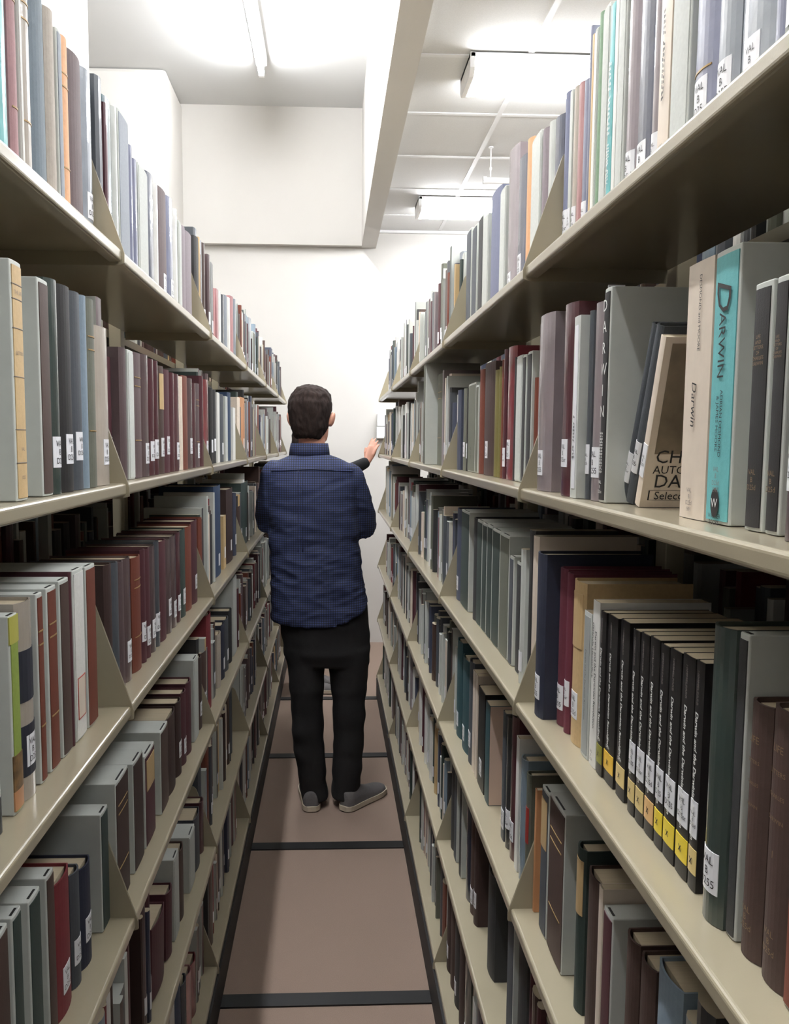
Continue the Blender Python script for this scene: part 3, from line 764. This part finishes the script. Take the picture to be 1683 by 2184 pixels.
# each line: left and right picture columns of the spine foot, picture row of its head, colour, kind, marks
DATA = {
'R1A': (0.05, '''1193 1205 199 N h s
1206 1212 195 g q s
1213 1221 186 b j s
1222 1232 178 P j
1233 1244 172 N j s
1245 1249 57 N j
1250 1254 75 t q
1255 1262 62 w x
1263 1271 28 e h
1272 1287 14 g x
1288 1297 10 T q #pieces
1298 1305 H262 w q
1306 1322 H266 g x
1323 1343 H268 M j s
1344 1379 H262 N j s
1380 1394 H262 p j s
1396 1419 H268 c q #creamtop
1421 1460 H272 g x
1462 1510 H258 N j g s
1511 1556 H250 S j s
1558 1634 H255 S j s
1637 1667 H240 N j
1669 1700 H246 b j'''),
'R1B': (0.05, '''975 981 540 S h
983 991 538 g x
992 1001 492 S x
1004 1013 483 S x
1017 1026 463 d x
1027 1037 461 g x
1039 1061 410 N h
1062 1073 403 g x
1074 1095 320 p j s
1096 1114 338 N j s
1115 1125 298 a h
1127 1146 290 g x
1147 1158 277 M h
1160 1171 262 g j
1172 1187 252 N j'''),
'R2A': (0.022, '''1136 1165 673 p j s S.012
1187 1212 650 m j s S.012
1214 1228 675 g q #whitestrip S.012
1244 1251 664 S j s
1252 1273 647 p j s #slip
1275 1298 612 k x #vertical
1320 1330 H205 S h s L22 S.045
1331 1343 H200 S h s L21 S.045
1352 1362 H182 c q s #cover L18 S.04
1447 1499 558 c q #creambig S.038 D.13
1501 1553 530 T x #teal S.038 D.16
1584 1622 602 k x #life S.04
1628 1658 588 k x #life S.04
1660 1700 H232 M j s S.03'''),
'R2B': (0.04, '''984 992 829 O h s
993 995 829 k q s
996 1011 818 O x s
1012 1017 822 O x
1018 1025 789 R h
1026 1047 775 D h s
1049 1058 790 o h
1059 1064 783 o h
1065 1068 768 R h
1069 1073 746 m j s
1074 1090 741 r j s
1091 1095 763 d h
1096 1108 759 g x
1109 1116 757 d x
1119 1128 750 d x'''),
'R2C': (0.03, '''902 906 775 O x S.005
929 939 799 O h g S.04
941 945 790 p q S.04
951 957 812 G q S.05 L8'''),
'R3A': (0.038, '''1134 1150 1180 n h s S.016
1152 1163 1196 c q S.03
1182 1195 1212 W h s
1198 1207 1223 W h s
1209 1233 1240 t h s i
1237 1252 1306 g q #greyhim
1254 1268 1283 w q #gertrude
1270 1283 1306 k q #himO
1285 1305 1315 k q #himG S.04
1311 1329 1325 k q #himP S.04
1336 1350 1345 k q #himPs
1352 1369 1353 k q #himPs
1371 1390 1362 k q #himAs
1392 1409 1377 k q #himYs
1411 1434 1388 k q #himYs
1437 1462 1400 k q #himYs
1464 1481 1412 k q #himPs
1484 1530 1338 G j s S.03
1532 1543 1420 D h #redlabel
1545 1565 1352 d x
1567 1607 1500 B h #lifegilt
1609 1663 1515 B h #lifegilt
1666 1700 1530 R x'''),
'R3B': (0.038, '''970 979 1085 N h s
981 997 1090 G x
1005 1013 1105 d h
1014 1024 1110 G x
1025 1034 1117 G x
1035 1045 1121 G x
1046 1061 1130 G x
1062 1080 1140 O x
1082 1090 1187 S x
1097 1106 1199 d x'''),
'R4A': (0.033, '''1148 1162 1684 S x i
1164 1195 1714 B x g
1217 1232 1806 G h i
1238 1264 1868 B h
1265 1273 1892 c q
1275 1294 1946 m x
1316 1340 2000 B h
1344 1372 2052 B h
1376 1424 2080 L h'''),
'R4B': (0.034, '''970 979 1366 U h s
981 994 1404 U h s
995 1004 1410 S h s
1005 1010 1432 c q
1011 1015 1440 c q
1017 1030 1472 k q s
1032 1040 1500 U q #palecover
1067 1073 1519 S q s
1074 1081 1530 d j s
1082 1093 1527 m j s
1095 1101 1573 w q
1102 1112 1617 L j
1115 1122 1650 O h #redlabel
1130 1138 1680 a q'''),
'R5B': (0.034, '''959 965 H235 d h
967 972 H240 S x
978 982 H240 d x
990 998 H245 n j
1000 1006 H235 B h s
1007 1013 H240 D h s
1034 1048 1858 d h D.2
1078 1090 H240 S x
1096 1112 H250 d h'''),
'R6B': (0.03, '''950 956 H230 D h s
958 964 H225 B h
966 973 H235 d h s
975 984 H230 D h
986 996 H240 G j s'''),
'L1A': (0.035, '''-40 -2 H262 T j
0 30 H262 T j
33 48 H258 m h g
50 56 H258 w x
57 79 H255 b j g
81 111 H262 Q h
113 130 24 b h
131 141 64 S x
142 158 82 a h g
160 187 122 M h
189 214 160 S j s'''),
'L1B': (0.035, '''228 249 214 U j
250 258 231 g j
259 280 246 S x
282 289 312 N j
290 299 342 N j
300 319 359 g x
320 335 374 N j
336 342 393 w j
344 362 408 M h s
363 375 425 N j s
376 383 448 w j
384 390 474 g x
391 400 485 M h
401 414 500 p h
418 428 506 k h
429 434 514 S j'''),
'L1C': (0.035, '''452 456 585 N h
458 461 616 P h
463 467 618 P q
469 474 622 w j
476 480 630 S j
482 487 632 S h
489 493 636 w j
495 500 634 P h
502 506 640 S j
514 520 664 w x
522 532 674 L h
534 538 680 S j
541 546 710 O x'''),
'L2A': (0.012, '''-40 -8 H250 g x
38 62 558 t x #cream
94 116 597 B x
118 140 598 G j s
142 166 612 k h s
167 185 625 S h s
186 196 632 L h
197 214 640 O h g
215 243 700 b j s'''),
'L2B': (0.018, '''266 277 743 M h
278 290 748 g x
292 309 754 M h g
310 324 758 M j s
325 334 767 m j s
335 343 771 m j s
345 355 782 B h i s
356 367 790 m h s
369 376 796 m j
377 387 799 m j s
388 393 804 c h
394 405 803 R h
407 414 808 M j s
415 421 818 m j
422 429 819 M h g s
432 437 803 m j
439 448 811 r j s'''),
'L2C': (0.03, '''452 457 828 k h s
459 463 832 d h s
465 470 838 w q
472 480 842 S h s
482 487 846 g q
489 495 838 K h
498 503 870 w q
509 514 848 c h
516 525 849 a h s
527 532 856 L h s
534 540 858 S h s'''),
'L3A': (0.034, '''-8 12 H225 w j #blocks
33 52 1312 y x #lime
56 88 1282 b j #bands s
90 103 1266 R x g
111 131 1252 R x g
137 157 1236 B x
158 163 1222 m h
165 187 1214 w x #redframe
191 211 1206 R x'''),
'L3B': (0.033, '''222 248 1207 D h
251 261 1200 S h
262 272 1198 M h
273 287 1190 M j s
291 308 1187 R h g
309 316 1172 m h s
317 326 1170 m h s
327 337 1164 M j s
338 345 1154 S j s
346 360 1153 m h
361 370 1150 M j s
371 381 1142 M j s
382 389 1135 m j s
390 400 1129 G h s
402 413 1122 R h
414 425 1110 m h s
427 434 1105 R h s
443 449 1094 c x
450 456 1098 d h'''),
'L3C': (0.033, '''461 475 1036 K h s
478 483 1100 t q s
487 500 1042 D h s
502 506 1052 N h s
509 514 1080 B h
518 532 1028 G h s'''),
'L4A': (0.038, '''-20 3 1998 Q x
6 33 1988 B x
40 60 1946 G x
74 98 1908 G x
109 126 1862 B x
128 162 1868 r h s
164 180 1856 S h s
183 203 1840 n h s
221 236 1727 G x'''),
'L4B': (0.03, '''253 279 1652 D x g
289 309 1614 D x
313 333 1598 m x i
346 361 1550 B x
362 380 1522 D h
382 391 1494 D h s
393 401 1474 m h s
403 412 1452 m h
416 425 1402 g x
427 435 1400 D h s
436 444 1388 B h s
446 454 1309 r h'''),
'L4C': (0.03, '''468 474 1350 b h
476 482 1330 n h s
484 490 1318 S h s
492 497 1300 d h
499 506 1230 g x'''),
'L5B': (0.03, '''330 356 1972 m h L5
360 371 1915 m h L4
374 384 1822 g x
386 396 1808 B h
406 417 1782 g x
419 430 1762 S h
432 441 1744 m j'''),
'L6B': (0.03, '''381 391 2100 K h
394 402 2090 S h
405 412 2070 P j
414 422 2050 r j'''),
}
old_gilt = mat('old_gilt', (128, 104, 74), 0.5)
THICK = []
NB = 0
ORD = ['first', 'second', 'third', 'fourth', 'fifth', 'sixth', 'seventh', 'eighth', 'ninth', 'tenth', 'eleventh', 'twelfth', 'thirteenth', 'fourteenth', 'fifteenth', 'sixteenth', 'seventeenth', 'eighteenth', 'nineteenth', 'twentieth', 'twenty-first', 'twenty-second', 'twenty-third', 'twenty-fourth', 'twenty-fifth']
KW = {'h': 'cloth hardback', 'j': 'plastic-wrapped book', 'x': 'grey box', 'q': 'paperback'}
SPECIAL = {'#pieces': 'pale teal slim paperback with white spine lettering', '#creamtop': 'cream paperback with small black spine lettering',
 '#whitestrip': 'slim grey booklet with white lettered spine strip', '#slip': 'mauve grey book with a paper slip sticking out',
 '#vertical': 'black-spined grey box, stacked white capitals', '#cover': 'tan book leaning, showing its brown picture cover',
 '#creambig': 'thick cream book with italic spine title', '#teal': 'thick grey-sided book with bright teal spine', '#gertrude': 'white paperback with bold two-line black spine lettering',
 '#redlabel': None, '#bands': 'tan jacketed book, two broad dark bands', '#lime': 'grey box with lime spine, yellow head', '#blocks': 'white-wrapped book, dark spine blocks', '#greyhim': 'slim grey booklet with small black spine title', '#palecover': 'teal paperback showing a pale pink side', '#redframe': 'white box with red-framed spine label', '#cream': 'grey box with ruled tan spine'}
def hb(x, t): return x
def decorate(key, root, t, h, d, bul, i):
    o1 = 0.0011
    if key == '#pieces':
        strokes(root, t, bul, 0, 0.012, h*0.42, h*0.75, t*0.6, white_ink, 15)
        strokes(root, t, bul, 0, 0.012, h*0.2, h*0.4, t*0.6, white_ink, 14)
    elif key == '#creamtop':
        strokes(root, t, bul, 0, 0.01, h*0.32, h*0.66, t*0.22, ink, 17)
        strokes(root, t, bul, t*0.15, 0.01, h*0.72, h*0.95, t*0.22, ink, 9)
        strokes(root, t, bul, -t*0.15, 0.01, h*0.72, h*0.95, t*0.22, ink, 9)
        spine_text('VAL\nB\nD25', t, bul, 0, h*0.13, 0.006, grey_ink, root, down=False)
    elif key == '#whitestrip':
        patch('spine_strip', t, bul, -t*0.2, t*0.3, 0.012, h*0.95, sticker_m, root)
        strokes(root, t, bul, t*0.05, 0.01, h*0.22, h*0.46, t*0.28, ink, 13, off=0.0012)
    elif key == '#slip':
        MB().box((t*0.1, 0.01, h*0.7), (t*0.12, 0.03, h+0.02)).build('paper_slip', sticker_m, root)
    elif key == '#vertical':
        for k, ch in enumerate('DARWIN'):
            spine_text(ch, t, bul, -t*0.02, h*(0.92-0.098*k), t*0.85, white_ink, root, down=False, off=0.0022)
        for q in (-0.1, 0.14):
            strokes(root, t, bul, t*q, 0.01, h*0.14, h*0.335, t*0.2, white_ink, 14, off=0.0022)
        spine_text('VAL\nB\nD25e', t, bul, 0, h*0.075, 0.0055, white_ink, root, down=False, off=0.0022)
    elif key == '#cover':
        m = mat('sepia_print', (132, 118, 98), 0.6, noise_amt=0.55, scale=16)
        mesh_obj('cover_picture', [(t/2+0.0004, 0.008, h*0.33), (t/2+0.0004, d-0.004, h*0.33), (t/2+0.0004, d-0.004, h*0.965), (t/2+0.0004, 0.008, h*0.965)], [(0, 1, 2, 3)], m, root)
        side_text('CHARLES', t, 0.052, h*0.315, 0.026, ink, root, fit=0.083)
        side_text('AUTOBIOGRAFIA', t, 0.058, h*0.235, 0.015, ink, root, fit=0.098)
        side_text('DARWIN', t, 0.055, h*0.165, 0.026, ink, root, fit=0.083)
        side_text('Selecci\u00f3n', t, 0.038, h*0.075, 0.011, ink, root, fit=0.046)
        side_text('Alianza', t, 0.062, h*0.025, 0.008, ink, root, fit=0.024)
        for a, b, c, e in ((0.008, 0.1, h*0.105, h*0.107), (0.008, 0.1, h*0.045, h*0.047), (0.008, 0.0095, h*0.045, h*0.107)):
            mesh_obj('rule_line', [(t/2+0.0007, a, c), (t/2+0.0007, b, c), (t/2+0.0007, b, e), (t/2+0.0007, a, e)], [(0, 1, 2, 3)], ink, root)
    elif key == '#creambig':
        spine_text('DESMOND and MOORE', t, bul, t*0.08, h*0.80, 0.0065, ink, root, fit=h*0.30)
        spine_text('Darwin', t, bul, -t*0.02, h*0.45, 0.014, ink, root, fit=h*0.175, shear=0.25)
        spine_text('VAL\nB\nD25d\n1991', t, bul, -t*0.05, h*0.075, 0.0058, grey_ink, root, down=False)
    elif key == '#teal':
        spine_text('D', t, bul, 0, h*0.83, 0.036, ink, root, shear=0.3, off=0.002)
        spine_text('ARWIN', t, bul, 0, h*0.655, 0.024, ink, root, fit=h*0.235, off=0.002)
        spine_text('ADRIAN DESMOND\n& JAMES MOORE', t, bul, 0, h*0.37, 0.01, ink, root, fit=h*0.245, off=0.002)
        spine_text('VAL\nB\nD25d\n1992', t, bul, 0, h*0.165, 0.0058, grey_ink, root, down=False, off=0.002)
        v = [(0.0075*math.cos(a), -0.0019, h*0.078+0.0125*math.sin(a)) for a in [2*math.pi*k/24 for k in range(24)]]
        e = mesh_obj('publisher_mark', v, [tuple(range(24))], ink, root)
        spine_text('W', t, bul, 0, h*0.078, 0.011, white_ink, e, down=False, off=0.0024)
        spine_text('WARNER\nBOOKS', t, bul, 0, h*0.018, 0.0055, ink, root, down=False, off=0.002)
    elif key == '#life':
        spine_text('LIFE\nAND\nLETTERS\nOF\nCHARLES\nDARWIN', t, bul, 0, h*0.73, 0.008, old_gilt, root, down=False, fit=t*0.6, off=0.0022)
        spine_text('VAL\nB\nD25d', t, bul, 0, h*0.21, 0.006, old_gilt, root, down=False, off=0.0022)
    elif key == '#lifegilt':
        for k, wd in enumerate(('LIFE', 'LETTERS', 'CHARLES', 'DARWIN')):
            spine_text(wd, t, bul, 0, h*(0.86-0.085*k), 0.008, old_gilt, root, down=False, fit=t*0.52)
        spine_text('I', t, bul, 0, h*0.48, 0.008, old_gilt, root, down=False)
        spine_text('VAL\nB\nD25d', t, bul, 0, h*0.16, 0.007, old_gilt, root, down=False)
    elif key == '#gertrude':
        spine_text('Darwin and the Darwinian Revolution', t, bul, t*0.2, h*0.53, 0.008, ink, root, fit=h*0.76, bold=0.012)
        spine_text('Gertrude Himmelfarb', t, bul, -t*0.2, h*0.70, 0.008, ink, root, fit=h*0.42, bold=0.012)
        spine_text('VAL\nB\nD25h', t, bul, 0, h*0.07, 0.005, grey_ink, root, down=False)
    elif key.startswith('#him'):
        band = {'O': (134, 132, 46), 'G': (226, 182, 60), 'P': (214, 190, 128), 'A': (222, 178, 118), 'Y': (232, 206, 56)}[key[4]]
        bm_ = mat('spine_band_'+key[4], band, 0.45)
        patch('colour_band', t, bul, -t*0.49, t*0.49, h*0.075, h*0.185, bm_, root)
        for sgn in (1, -1):
            c_, s_ = math.cos(0.9), math.sin(0.9)*sgn
            hw, hl = 0.0006, 0.0038
            q = [(a*c_-b*s_, a*s_+b*c_) for a, b in ((-hl, -hw), (hl, -hw), (hl, hw), (-hl, hw))]
            mesh_obj('bird_mark', [(a, -0.0013, h*0.13+b) for a, b in q], [(0, 1, 2, 3)], ink, root)
        spine_text('HIMMELFARB', t, bul, 0, h*0.885, 0.0055, grey_ink, root, fit=h*0.15)
        spine_text('Darwin and the Darwinian Revolution', t, bul, 0, h*0.50, 0.0085, white_ink, root, fit=h*0.56, shear=0.2, bold=0.022)
        if key.endswith('s'):
            sticker(root, t, bul, i, z=h*0.235, hh=h*0.16)
        else:
            spine_text('VAL\nB\nD25h', t, bul, 0, h*0.25, 0.0055, white_ink, root, down=False)
    elif key == '#greyhim':
        patch('spine_panel', t, bul, -t*0.36, t*0.36, 0.004, h*0.97, mat('card_mid_grey', (150, 154, 152), 0.6), root)
        spine_text('Darwin and the Darwinian Revolution', t, bul, 0, h*0.5, 0.006, ink, root, fit=h*0.66, off=0.0012)
    elif key == '#bands':
        bm_ = mat('navy_band', (42, 44, 54), 0.55)
        for z0, z1 in ((0.12, 0.38), (0.5, 0.76)):
            patch('dark_band', t, bul, -t*0.49, t*0.49, h*z0, h*z1, bm_, root)
    elif key == '#lime':
        patch('yellow_head', t, bul, -t*0.49, t*0.49, h*0.86, h*0.995, mat('card_yellow', (176, 172, 84), 0.5), root, off=0.0014)
        patch('orange_foot', t, bul, -t*0.49, t*0.49, h*0.02, h*0.12, mat('card_orange', (190, 134, 56), 0.5), root, off=0.0014)
        patch('picture_band', t, bul, -t*0.49, t*0.49, h*0.12, h*0.3, mat('mottled_print', (110, 84, 52), 0.5, noise_amt=0.8, scale=60), root, off=0.0014)
    elif key == '#blocks':
        bm_ = mat('black_block', (52, 56, 56), 0.5)
        patch('dark_block', t, bul, -t*0.49, t*0.3, h*0.66, h*0.86, bm_, root)
        patch('dark_block', t, bul, -t*0.49, t*0.49, h*0.0, h*0.17, bm_, root)
    elif key == '#redlabel':
        patch('red_label', t, bul, -t*0.36, t*0.36, h*0.42, h*0.72, mat('red_label', (150, 50, 44), 0.5), root)
    elif key == '#palecover':
        mesh_obj('pale_side', [(t/2+0.0003, 0.002, 0.001), (t/2+0.0003, d-0.001, 0.001), (t/2+0.0003, d-0.001, h-0.001), (t/2+0.0003, 0.002, h-0.001)], [(0, 1, 2, 3)], mat('card_pale_pink', (214, 186, 168), 0.5), root)
    elif key == '#redframe':
        p = patch('spine_label', t, bul, -t*0.32, t*0.32, 0.03, 0.085, card('c'), root, off=0.0014)
        rm = mat('red_line', (176, 70, 56), 0.6)
        for z in (0.029, 0.085):
            patch('frame_line', t, bul, -t*0.34, t*0.34, z, z+0.0012, rm, p, off=0.0017)
        for x in (-t*0.34, t*0.32):
            patch('frame_line', t, bul, x, x+0.001, 0.029, 0.086, rm, p, off=0.0017, n=1)
    elif key == '#cream':
        for z in (0.16, 0.30, 0.52, 0.72, 0.84, 0.9):
            patch('rule_line', t, bul, -t*0.42, t*0.42, h*z, h*z+0.0008, grey_ink, root, off=0.0013)
        for z, s in ((0.87, 'THE LIFE'), (0.62, 'LETTERS'), (0.22, 'VAL'), (0.1, 'D25')):
            spine_text(s, t, bul, 0, h*z, 0.005, grey_ink, root, down=False, off=0.0015)
OCC = {}
def strokes(root, t, bul, cx, _w, z0, z1, width, m, n, off=0.0013):
    "lettering too small to read: a column of little marks"
    rr = random.Random(n*7+int(z0*1e4))
    mb = MB(); dz = (z1-z0)/n
    for k in range(n):
        if rr.random() < 0.14: continue
        za = z0+dz*k; a = width*rr.uniform(0.3, 0.5); b = dz*rr.uniform(0.3, 0.42)
        y = prof(cx, t, bul)-off
        zc = za+dz/2; sk = rr.uniform(-0.3, 0.3)*dz
        mb.add([(cx-a, y, zc-b-sk), (cx-a*0.2, y, zc-b), (cx-a*0.2, y, zc+b), (cx-a, y, zc+b-sk)], [(0, 1, 2, 3)])
        mb.add([(cx+a*0.25, y, zc-b), (cx+a, y, zc-b+sk), (cx+a, y, zc+b*0.6+sk), (cx+a*0.25, y, zc+b*0.2)], [(0, 1, 2, 3)])
    return mb.build('small_print', m, root)
LABELS = set()
for key, (sb0, txt) in DATA.items():
    side, row, bay = key[0], int(key[1])-1, 'ABCDEF'.index(key[2])
    B, Z, J = (BR, ZR, JR) if side == 'R' else (BL, ZL, JL)
    sx = 1 if side == 'R' else -1
    z = Z[row]
    items = []
    for ln in txt.strip().split('\n'):
        p = ln.split()
        u0, u1, vt, c, kind = float(p[0]), float(p[1]), p[2], p[3], p[4]
        if row == 0 and int(u0) % 4: c = {'N': 'V', 'M': 'F', 'm': 'f', 'S': 'Z', 'a': 'A', 'p': 'F'}.get(c, c)   # top shelves: overexposure put into the cover colours as paler tints
        sb, lean, d, fl, spec = sb0, 0.0, None, '', None
        for q in p[5:]:
            if q[0] == 'S' and len(q) > 1: sb = float(q[1:])
            elif q[0] == 'L': lean = float(q[1:])
            elif q[0] == 'D': d = float(q[1:])
            elif q[0] == '#': spec = q
            else: fl += q
        x = sx*(B+sb)
        ya, yb = sorted((y_of(u0, x, z), y_of(u1, x, z)))
        h = float(vt[1:])/1000 if vt[0] == 'H' else z_of(float(vt), x, (ya+yb)/2)-z
        h = max(0.14, min(h, (0.318 if row else 0.36)))
        if lean: h = min(h, 0.24)
        items.append([ya, yb, x, h, c, kind, fl, d, lean, spec])
    items.sort(key=lambda q: q[0])
    last = -9
    for q in items:           # keep neighbours apart and off the brackets
        if not q[8]:
            q[0] = max(q[0], last+0.0006)
        for j in J:
            if q[0] < j+0.003 and q[1] > j-0.003:
                if (q[0]+q[1])/2 > j: q[0] = j+0.003
                else: q[1] = j-0.003
        if q[1] < q[0]+0.004: q[1] = q[0]+0.004
        last = q[1]
    OCC[(side, row, bay)] = (items[0][0], items[-1][1])
    n = len(items)
    for k, (ya, yb, x, h, c, kind, fl, d, lean, spec) in enumerate(items):
        t = yb-ya-0.0005
        if d is None: d = min(0.165, max(0.11, h*0.66)) if kind != 'x' else min(0.172, max(0.12, h*0.7))
        near = bay == 0 or (bay == 1 and t > 0.012)
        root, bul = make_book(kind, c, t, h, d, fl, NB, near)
        if spec: decorate(spec, root, t, h, d, bul, NB)
        place(root, side, x, (ya+yb)/2, z+0.0006, lean)
        if lean:
            root.location.z += abs(math.sin(math.radians(lean)))*t/2
        # the words: look first, then where it stands
        size = 'slim ' if t < 0.013 else ('thick ' if t > 0.042 else ('tall ' if h > 0.27 else ''))
        if spec and spec.startswith('#him'):
            desc = 'black paperback, white italic title, %s band' % {'O': 'olive', 'G': 'gold', 'P': 'pale yellow', 'A': 'tan', 'Y': 'bright yellow'}[spec[4]]
        elif spec in ('#life', '#lifegilt'):
            desc = ('thick ' if t > 0.03 else '')+COL[c][0]+' old volume, gilt lettering'
        elif spec and SPECIAL.get(spec):
            desc = SPECIAL[spec]
        elif kind == 'x':
            desc = '%sgrey box, %s spine' % (size, COL[c][0])
        else:
            desc = '%s%s %s' % (size, COL[c][0], KW[kind])
            if 's' in fl: desc += ', white label'
            if spec == '#redlabel': desc += ', red spine patch'
        hand = 'right' if side == 'R' else 'left'
        if bay == 0:
            kk = n-1-k
            pos = '%s before first bracket, %s %s shelf' % (ORD[kk], hand, ROWN[row])
        else:
            pos = '%s beyond %s bracket, %s %s shelf' % (ORD[k], ORD[bay-1], hand, ROWN[row])
        root['label'] = desc+', '+pos
        root['category'] = 'book'
        root['group'] = 'books on the %s-hand %s shelf' % (hand, ROWN[row])
        assert root['label'] not in LABELS
        LABELS.add(root['label'])
        THICK.append((key, k, round(t*1000), round(h*1000)))
        NB += 1
# all the other, smaller books
PALR = ['g']*5+['G']*3+['S']*4+['d']*3+['m']*3+['B']*2+['c']*2+['w']*3+['N']*2+['R', 'O', 'O', 't', 'L', 'r', 'p']
PALL = ['m']*5+['M']*3+['B']*4+['D']*3+['g']*4+['S']*4+['d']*2+['R', 'R', 'c', 't', 'N', 'N', 'w', 'G', 'r', 'L']
def fill(side, row, y0, y1, rear=False, next_run=False):
    B, Z = (BR, ZR) if side == 'R' else (BL, ZL)
    sx = 1 if side == 'R' else -1
    y = y0
    base = random.uniform(0.2, 0.24)
    while y < y1-0.012:
        t = random.choice((0.012, 0.016, 0.02, 0.022, 0.026, 0.03, 0.036, 0.045))
        if y+t > y1: t = y1-y
        if t < 0.008: break
        c = COL[random.choice(PALR if side == 'R' else PALL)]
        bx_ = random.random() < 0.3
        h = min(0.30, max(0.16, base+random.gauss(0, 0.022)))
        if next_run:
            stuff_book(side, sx*(B+0.53), y, y+t-0.0008, Z[row], h, 0.15, c[1])
        elif rear:
            d = random.uniform(0.13, 0.17)
            stuff_book(side, sx*(B+0.26+0.195-d), y, y+t-0.0008, Z[row], h, d, c[1])
        else:
            stuff_book(side, sx*(B+random.uniform(0.028, 0.045)), y, y+t-0.0008, Z[row]+0.0006, h, random.uniform(0.12, 0.165), c[1] if not (bx_ and c[0] == 'white') else COL['g'][1], random.random() < 0.5, bx_)
        y += t
        if random.random() < 0.06: y += random.uniform(0.01, 0.05)
        if random.random() < 0.12: base = random.uniform(0.19, 0.25)
for side in 'RL':
    J = JR if side == 'R' else JL
    for row in range(6):
        for b in range(len(J)-1):
            lo, hi = J[b]+0.005, J[b+1]-0.005
            if (side, row, b) in OCC:
                a, c_ = OCC[(side, row, b)]
                if b == 0:
                    if a-lo > 0.02: fill(side, row, lo, a-0.002)
                else:
                    if hi-c_ > 0.03 and not (side, row, b) in {('R', 5, 1)}: fill(side, row, c_+0.002, hi-0.01)
                    if a-lo > 0.03: fill(side, row, lo, a-0.002)
            else:
                fill(side, row, lo+0.004, hi-random.choice((0.01, 0.02, 0.12, 0.2)) if hi-lo > 0.5 else hi)
            fill(side, row, lo, hi, rear=True)
            fill(side, row, lo, hi, next_run=True)
me = bpy.data.meshes.new('books')
me.from_pydata(SV, [], SF)
ca = me.color_attributes.new('cover_colour', 'FLOAT_COLOR', 'CORNER')
buf = []
for p, c in zip(SF, SC): buf += list(c)*len(p)
ca.data.foreach_set('color', buf)
sm = bpy.data.materials.new('assorted_covers'); sm.use_nodes = True
nt = sm.node_tree; b = nt.nodes['Principled BSDF']; b.inputs['Roughness'].default_value = 0.45; b.inputs['Coat Weight'].default_value = 0.25
at_ = nt.nodes.new('ShaderNodeAttribute'); at_.attribute_name = 'cover_colour'
nt.links.new(at_.outputs['Color'], b.inputs['Base Color'])
me.materials.append(sm)
so = bpy.data.objects.new('books', me); C.objects.link(so)
tag(so, 'many further small books filling the distant bays and the far sides of both shelvings', 'books')
so['kind'] = 'stuff'
print('BOOKS', NB, 'stuff faces', len(SF))
for q in THICK:
    if q[2] > 60 or q[2] < 6 or q[3] > 300 or q[3] < 160: print('CHECK', q)
